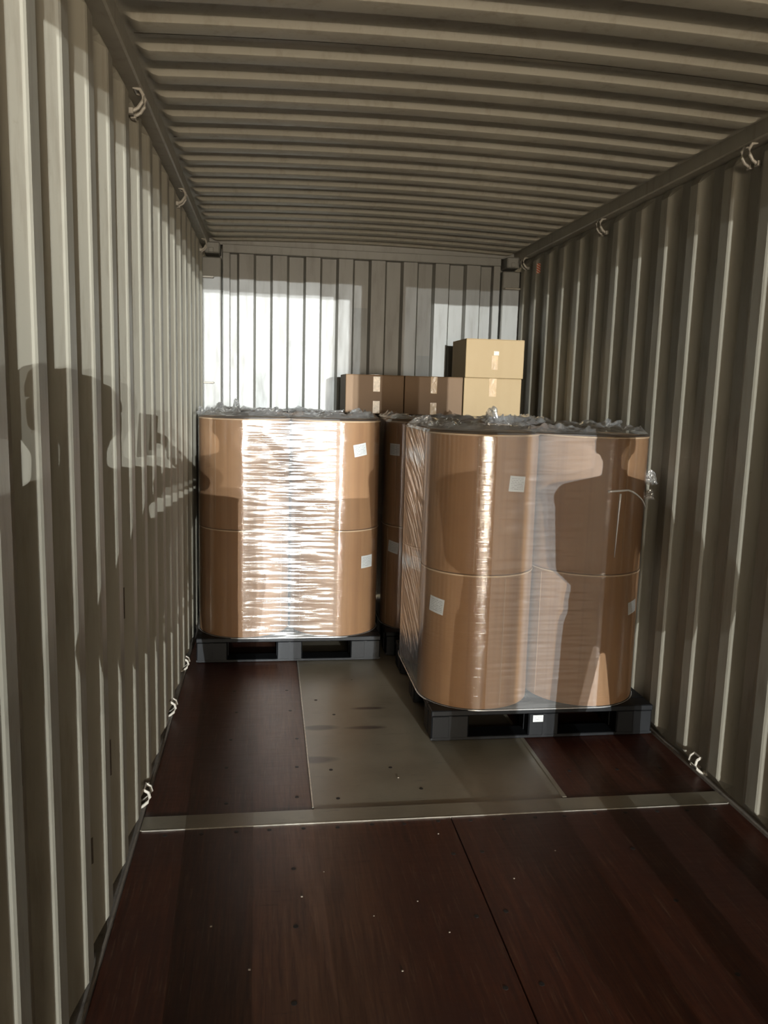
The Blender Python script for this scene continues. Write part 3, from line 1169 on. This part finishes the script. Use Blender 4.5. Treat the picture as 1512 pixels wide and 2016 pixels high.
def tuft(parent, base, size, height, seed, lean=(0, 0)):
    """a crumpled twist of loose film standing on the flap"""
    n, m = 30, 18
    U, T = np.meshgrid(np.linspace(0, 1, n), np.linspace(0, 1, m))
    nz = lambda a, b, k: vnoise(U * a + 3.1, T * b + 1.7, seed * 7 + k) - 0.5
    env = np.clip(np.minimum(U, 1 - U) * 5, 0, 1)
    X = (U - 0.5) * size * (1 - 0.25 * T) + lean[0] * T + size * (0.22 * nz(5, 4, 0) + 0.16 * nz(12, 9, 1))
    Y = lean[1] * T + size * (0.75 * nz(4, 2, 2) + 0.30 * nz(11, 8, 3))
    top = 0.25 + 0.75 * (vnoise(U * 5 + 0.5, U * 0 + 2.0, seed * 7 + 5)) ** 1.3 + 0.3 * (vnoise(U * 13, U * 0, seed * 7 + 6) - 0.5)
    bend = np.sin(T * PI * 0.72) / math.sin(PI * 0.5)
    Z = height * bend * top * (0.35 + 0.65 * env) + height * 0.22 * nz(9, 7, 4) * T
    Z = np.maximum(Z, 0.0005)
    V = [(base[0] + x, base[1] + y, base[2] + z) for x, y, z in zip(X.ravel(), Y.ravel(), Z.ravel())]
    F = []
    for j in range(m - 1):
        for i in range(n - 1):
            b = j * n + i
            F.append((b, b + 1, b + n + 1, b + n))
    me = bpy.data.meshes.new('loose_film')
    me.from_pydata(V, [], F)
    me.materials.append(M['film_tuft'])
    uvl = me.uv_layers.new(name='UVMap')
    for l in me.loops:
        v = V[l.vertex_index]
        uvl.data[l.index].uv = (v[0] * 2, v[2] * 0.4)
    me.update()
    return link('loose_film', me, parent)


Z_FILM0, Z_FILM1 = 0.146, Z_DECK + 2 * H_D + 0.006
film_L = film_wrap(0.597, 5.270, Z_FILM0, Z_FILM1, 11, 0.011, 0.0032, 'glaring clear stretch film wrapped around the drums by the left wall')
film_R = film_wrap(1.757, 4.090, Z_FILM0, Z_FILM1, 23, 0.011, 0.0032, 'clear stretch film wrapped around the drums nearest the camera')
film_B = film_wrap(1.737, 5.345, Z_FILM0, Z_FILM1, 37, 0.016, 0.011, 'clear stretch film around the drums on the half hidden rear pallet', flap=True)
tuft(film_L, (0.20, 4.98, Z_FILM1 + 0.002), 0.17, 0.123, 3, (0.03, 0))
tuft(film_L, (0.08, 5.02, Z_FILM1 + 0.002), 0.10, 0.072, 4)
tuft(film_L, (0.80, 4.98, Z_FILM1 + 0.002), 0.24, 0.080, 5)
tuft(film_L, (1.00, 4.95, Z_FILM1 + 0.002), 0.16, 0.102, 6)
tuft(film_L, (0.45, 5.00, Z_FILM1 + 0.002), 0.22, 0.058, 12)
tuft(film_R, (1.70, 4.30, Z_FILM1 + 0.004), 0.17, 0.160, 7, (0.01, 0))
tuft(film_R, (1.25, 4.10, Z_FILM1 + 0.004), 0.14, 0.072, 8)
tuft(film_R, (1.62, 3.80, Z_FILM1 + 0.004), 0.26, 0.058, 9)
tuft(film_R, (2.05, 4.10, Z_FILM1 + 0.004), 0.24, 0.065, 10)
tuft(film_R, (2.24, 4.05, Z_FILM1 + 0.004), 0.12, 0.072, 14)
tuft(film_R, (1.40, 3.75, Z_FILM1 + 0.004), 0.20, 0.043, 15)
tuft(film_R, (2.290, 3.70, 1.21), 0.07, 0.080, 16, (0.0, -0.03))
tuft(film_R, (2.288, 3.69, 1.14), 0.07, 0.072, 17, (0.0, -0.02))
# twisted film strand pulled tight round the right-hand drum
FR = R_D + 0.0065
st = []
for k in range(15):
    t = k / 14
    a = math.radians(-93 + 62 * t)
    st.append((2.033 + FR * math.cos(a), 3.814 + FR * math.sin(a), 1.196 + 0.006 * math.sin(3 * t) - 0.16 * max(0, t - 0.35) ** 1.2))
MB().tube(st, [0.0055 - 0.003 * k / 14 for k in range(15)], 7).build('twisted_strand', M['strand'], film_R, True)
st = [(2.033 + FR * math.cos(math.radians(-80 - 2 * k / 8)), 3.814 + FR * math.sin(math.radians(-80 - 2 * k / 8)), 1.185 - 0.30 * k / 8) for k in range(9)]
MB().tube(st, [0.005 - 0.0005 * k for k in range(9)], 6).build('twisted_strand', M['strand'], film_R, True)

# ------------------------------------------------------------------ cartons on the rear pallet
BX0 = 5.500
BZ = Z_FILM1 + 0.016


def carton(x0, x1, y0, y1, z0, z1, mat, label, tapes):
    t = empty('cardboard_carton', ((x0 + x1) / 2, (y0 + y1) / 2, z0))
    tag(t, label, 'carton', 'cardboard cartons on the rear drums')
    w, d, h = (x1 - x0) / 2, (y1 - y0) / 2, z1 - z0
    b = MB().quad_box(-w, w, -d, d, 0.0, h - 0.003, 0.003)
    b.build('carton_body', M[mat], t)
    for s in (-1, 1):
        ya, yb = (-d + 0.001, -0.001) if s < 0 else (0.001, d - 0.001)
        MB().quad_box(-w + 0.001, w - 0.001, ya, yb, h - 0.004, h, 0.001).build('top_flap', M[mat], t)
    MB().quad_box(-0.026, 0.026, -d, d, h, h + 0.0007).build('top_tape', M['tape'], t)
    for (xa, xb, za, zb, m) in tapes:
        nm = 'tape_strip'
        MB().quad_box(xa, xb, -d - 0.0012, -d + 0.001, za, zb, 0.0004).build(nm, M[m], t)
    return t


H_B = 0.262
carton(0.975, 1.372, BX0, BX0 + 0.42, BZ, BZ + H_B, 'carton_shaded', 'shaded brown carton with two pale paper strips, leftmost of its row',
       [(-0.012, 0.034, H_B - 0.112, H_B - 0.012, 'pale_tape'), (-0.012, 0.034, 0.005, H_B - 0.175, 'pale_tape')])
carton(1.378, 1.782, BX0 + 0.004, BX0 + 0.424, BZ, BZ + H_B, 'carton_shaded', 'shaded brown carton in the middle of the lower row',
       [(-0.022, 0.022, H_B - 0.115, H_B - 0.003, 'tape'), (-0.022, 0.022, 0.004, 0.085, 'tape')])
carton(1.790, 2.196, BX0 + 0.002, BX0 + 0.422, BZ, BZ + H_B, 'carton_lit', 'brightly lit carton at the right end, lower of the two stacked',
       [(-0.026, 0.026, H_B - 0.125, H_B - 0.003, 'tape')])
carton(1.793, 2.203, BX0 - 0.004, BX0 + 0.416, BZ + H_B + 0.0015, BZ + 2 * H_B + 0.0015, 'carton_lit', 'brightly lit carton stacked on top, highest of the four',
       [(-0.024, 0.022, 0.055, H_B - 0.110, 'tape'), (-0.010, 0.026, H_B - 0.108, H_B - 0.080, 'pale_tape')])


# ------------------------------------------------------------------ people standing behind the camera (their shadows fall into the picture)
def cap_mesh(mb, p0, r0, p1, r1, sc=(1, 1, 1), n=14):
    p0, p1 = Vector(p0), Vector(p1)
    d = p1 - p0
    L = d.length
    if L < 1e-5:
        d = Vector((0, 0, 1))
    d.normalize()
    u = d.orthogonal().normalized()
    w = d.cross(u)
    rings = []
    for k in range(1, 5):
        a = PI / 2 * k / 5
        rings.append((p0 - d * (r0 * math.cos(a)), r0 * math.sin(a)))
    rings.append((p0, r0))
    rings.append((p1, r1))
    for k in range(4, 0, -1):
        a = PI / 2 * k / 5
        rings.append((p1 + d * (r1 * math.cos(a)), r1 * math.sin(a)))
    b = len(mb.v)
    mid = (p0 + p1) / 2
    for (c, r) in rings:
        for k in range(n):
            a = 2 * PI * k / n
            q = c + (u * math.cos(a) + w * math.sin(a)) * r
            q = mid + Vector(((q - mid)[0] * sc[0], (q - mid)[1] * sc[1], (q - mid)[2] * sc[2]))
            mb.v.append(tuple(q))
    m = len(rings)
    for j in range(m - 1):
        for k in range(n):
            k2 = (k + 1) % n
            mb.f.append((b + j * n + k, b + j * n + k2, b + (j + 1) * n + k2, b + (j + 1) * n + k))
    mb.f.append(tuple(b + k for k in range(n))[::-1])
    mb.f.append(tuple(b + (m - 1) * n + k for k in range(n)))


def hand(mb, wrist, fdir, pdir, side, curl=0.5, s=1.0):
    """palm with five unequal bent fingers; fdir along the fingers, pdir out of the palm, side towards the thumb"""
    f, p, s_ = Vector(fdir).normalized(), Vector(pdir).normalized(), Vector(side).normalized()
    w = Vector(wrist)
    for q in (-0.024, -0.008, 0.008, 0.024):
        cap_mesh(mb, w + s_ * q * 0.6, 0.016, w + f * 0.075 + s_ * q, 0.0125)
    for q, ln in ((0.030, 0.072), (0.010, 0.080), (-0.010, 0.074), (-0.029, 0.058)):
        a = w + f * 0.082 + s_ * q
        d1 = (f * math.cos(curl) + p * math.sin(curl))
        d2 = (f * math.cos(2 * curl) + p * math.sin(2 * curl))
        d3 = (f * math.cos(2.8 * curl) + p * math.sin(2.8 * curl))
        b = a + d1 * ln * 0.45
        c = b + d2 * ln * 0.30
        e = c + d3 * ln * 0.25
        cap_mesh(mb, a, 0.0092, b, 0.0086)
        cap_mesh(mb, b, 0.0086, c, 0.0080)
        cap_mesh(mb, c, 0.0080, e, 0.0070)
    a = w + f * 0.025 + s_ * 0.026
    b = a + (f * 0.55 + s_ * 0.75 + p * 0.25).normalized() * 0.040
    c = b + (f * 0.85 + s_ * 0.25 + p * 0.45).normalized() * 0.030
    cap_mesh(mb, a, 0.0125, b, 0.0105)
    cap_mesh(mb, b, 0.0105, c, 0.0085)


def person(label, x, y, h, arms, stance=0.12, cap=True):
    """standing figure facing +y; arms = ((elbow, wrist, hand args) right, left) in world coordinates"""
    k = h / 1.75
    mb = MB()
    z = lambda v: v * k
    hd = Vector((x, y + 0.035, z(1.635)))
    # head, jaw, nose, ears, neck
    cap_mesh(mb, hd + Vector((0, -0.012, 0.012)), 0.092, hd + Vector((0, -0.002, 0.015)), 0.092, (0.86, 1.05, 1.12))
    cap_mesh(mb, hd + Vector((0, 0.035, -0.055)), 0.056, hd + Vector((0, 0.045, -0.065)), 0.048, (1.0, 1.0, 1.0))
    cap_mesh(mb, hd + Vector((0, 0.088, 0.012)), 0.010, hd + Vector((0, 0.106, -0.020)), 0.014)
    cap_mesh(mb, hd + Vector((-0.018, 0.088, -0.060)), 0.008, hd + Vector((0.018, 0.088, -0.060)), 0.008)
    for s in (-1, 1):
        cap_mesh(mb, hd + Vector((s * 0.080, -0.012, 0.020)), 0.014, hd + Vector((s * 0.080, -0.006, -0.022)), 0.011, (0.7, 1, 1))
    cap_mesh(mb, (x, y - 0.005, z(1.44)), 0.058, (x, y + 0.015, z(1.58)), 0.054)
    # torso
    cap_mesh(mb, (x, y - 0.01, z(1.28)), 0.150, (x, y - 0.01, z(1.36)), 0.140, (1.22, 0.80, 1))
    cap_mesh(mb, (x, y, z(1.05)), 0.140, (x, y, z(1.24)), 0.150, (1.12, 0.80, 1))
    cap_mesh(mb, (x, y, z(0.92)), 0.140, (x, y, z(1.02)), 0.138, (1.18, 0.85, 1))
    sh = [Vector((x + s * 0.185, y - 0.01, z(1.425))) for s in (1, -1)]
    cap_mesh(mb, sh[0], 0.066, (x, y, z(1.455)), 0.075)
    cap_mesh(mb, sh[1], 0.066, (x, y, z(1.455)), 0.075)
    for s_, (el, wr, ha) in zip(sh, arms):
        cap_mesh(mb, s_, 0.060, el, 0.047)
        cap_mesh(mb, el, 0.046, wr, 0.032)
        hand(mb, *ha)
    for s in (-1, 1):
        hip = Vector((x + s * 0.085, y, z(0.90)))
        kn = Vector((x + s * (0.085 + stance * 0.35), y + 0.015, z(0.49)))
        an = Vector((x + s * (0.085 + stance * 0.6), y - 0.01, 0.095))
        cap_mesh(mb, hip, 0.094, kn, 0.064)
        cap_mesh(mb, kn, 0.062, an, 0.046)
        cap_mesh(mb, an + Vector((s * 0.002, -0.035, -0.052)), 0.040, an + Vector((s * 0.025, 0.14, -0.058)), 0.036)
    # flatten soles on the floor
    mb.v = [(p[0], p[1], max(p[2], 0.003)) for p in mb.v]
    tmp = bpy.data.objects.new('tmp_body', mb.mesh('tmp_body', M['jacket']))
    COL.objects.link(tmp)
    rm = tmp.modifiers.new('remesh', 'REMESH')
    rm.mode = 'VOXEL'
    rm.voxel_size = 0.0075
    sm = tmp.modifiers.new('smooth', 'SMOOTH')
    sm.factor = 0.5
    sm.iterations = 2
    dg = bpy.context.evaluated_depsgraph_get()
    me = bpy.data.meshes.new_from_object(tmp.evaluated_get(dg))
    bpy.data.objects.remove(tmp)
    me.name = 'person'
    me.materials.clear()
    for nm in ('jacket', 'trousers', 'skin', 'shoe'):
        me.materials.append(M[nm])
    ws = [Vector(a[1]) for a in arms]
    hs = [Vector(a[2][0]) + Vector(a[2][1]).normalized() * 0.06 for a in arms]
    for p in me.polygons:
        c = p.center
        i = 0
        if c.z > z(1.515) and (c.xy - hd.xy).length < 0.14:
            i = 2
        elif c.z < 0.105:
            i = 3
        elif c.z < z(0.93) and abs(c.x - x) < 0.155 + (0.05 if c.z < z(0.8) else 0) and all((c - q).length > 0.13 for q in hs):
            i = 1
        for wq, hq in zip(ws, hs):
            if (c - hq).length < 0.125 and (c - wq).dot(hq - wq) > 0.0:
                i = 2
        p.material_index = i
        p.use_smooth = True
    o = link('person', me)
    tag(o, label, 'person', 'people behind the camera')
    for s in (-1, 1):
        e = MB().lathe([(0.001, -0.0085), (0.006, -0.006), (0.0085, 0), (0.006, 0.006), (0.001, 0.0085)], 12)
        link('eye', e.mesh('eye', M['eye'], True), o, tuple(hd + Vector((s * 0.030, 0.080, 0.006))))
    if not cap:
        c = MB().lathe([(0.080, -0.030), (0.092, 0.0), (0.096, 0.03), (0.090, 0.060), (0.068, 0.088), (0.035, 0.103), (0.004, 0.108)], 28)
        c.v = [(hd.x + p[0] * 0.90, hd.y - 0.020 + p[1] * 1.04, hd.z + 0.020 + p[2] * 0.86 + 0.25 * max(0.0, p[1]) * max(0.0, 0.6 - p[2] * 8)) for p in c.v]
        c.build('hair', M['cap'], o, True)
    if cap:
        c = MB().lathe([(0.098, 0.0), (0.099, 0.02), (0.092, 0.055), (0.070, 0.082), (0.035, 0.097), (0.004, 0.101)], 28)
        pts = [Vector(v) for v in c.v]
        c.v = [(hd.x + p.x * 0.90, hd.y - 0.010 + p.y * 1.08, hd.z + 0.034 + p.z * 0.80) for p in pts]
        b = len(c.v)
        for zz in (0.030, 0.036):
            for q in range(9):
                a = PI * (0.12 + 0.76 * q / 8)
                c.v.append((hd.x + 0.085 * math.cos(a), hd.y + 0.085 * math.sin(a) - 0.01, hd.z + zz + 0.004))
                c.v.append((hd.x + 0.078 * math.cos(a), hd.y + 0.150 * math.sin(a) - 0.01, hd.z + zz - 0.006))
        for lay in (0, 1):
            for q in range(8):
                s0 = b + lay * 18 + 2 * q
                f = (s0, s0 + 1, s0 + 3, s0 + 2)
                c.f.append(f if lay else f[::-1])
        for q in range(8):
            s0, s1 = b + 2 * q + 1, b + 18 + 2 * q + 1
            c.f.append((s0, s0 + 2, s1 + 2, s1))
        c.build('cap', M['cap'], o, True)
    return o


# photographer: right hand raised holding the phone, whose lens is the viewpoint
rw = Vector((0.600, -0.085, 1.520))
photographer = person('photographer in dark jacket and cap raising a phone with one hand', 0.372, -0.41, 1.772, (
    ((0.785, -0.33, 1.375), tuple(rw), (tuple(rw), (-0.50, 0.42, 0.62), (-0.85, 0.20, -0.30), (0.15, -0.80, 0.45), 0.55)),
    ((0.125, -0.44, 1.140), (0.135, -0.36, 0.895), ((0.135, -0.36, 0.895), (0.0, 0.25, -1.0), (0.9, 0.0, 0.1), (0.0, 1.0, 0.25), 0.28)),
), stance=-0.06)
ph = empty('phone', (0.484, -0.012, 1.600))
ph.rotation_euler = (-0.149, 0.028, -0.144)
tag(ph, 'black phone held upright in the photographer\'s right hand', 'phone')
MB().quad_box(-0.036, 0.036, -0.0045, 0.0035, -0.074, 0.074, 0.003).build('phone_body', M['phone'], ph)
MB().quad_box(-0.033, 0.033, -0.0052, -0.0043, -0.070, 0.070, 0.0003).build('phone_screen', M['eye'], ph)

companion = person('person in dark clothes standing by the right wall with one arm bent', 1.912, -0.80, 1.75, (
    ((2.150, -0.83, 1.13), (2.145, -0.72, 0.885), ((2.145, -0.72, 0.885), (0.0, 0.25, -1.0), (-0.9, 0.0, 0.1), (0.0, 1.0, 0.25), 0.3)),
    ((1.735, -0.74, 1.15), (1.845, -0.58, 1.020), ((1.845, -0.58, 1.020), (0.9, 0.25, -0.2), (0.1, -0.9, -0.1), (0.0, 0.2, 1.0), 0.3)),
), cap=False)
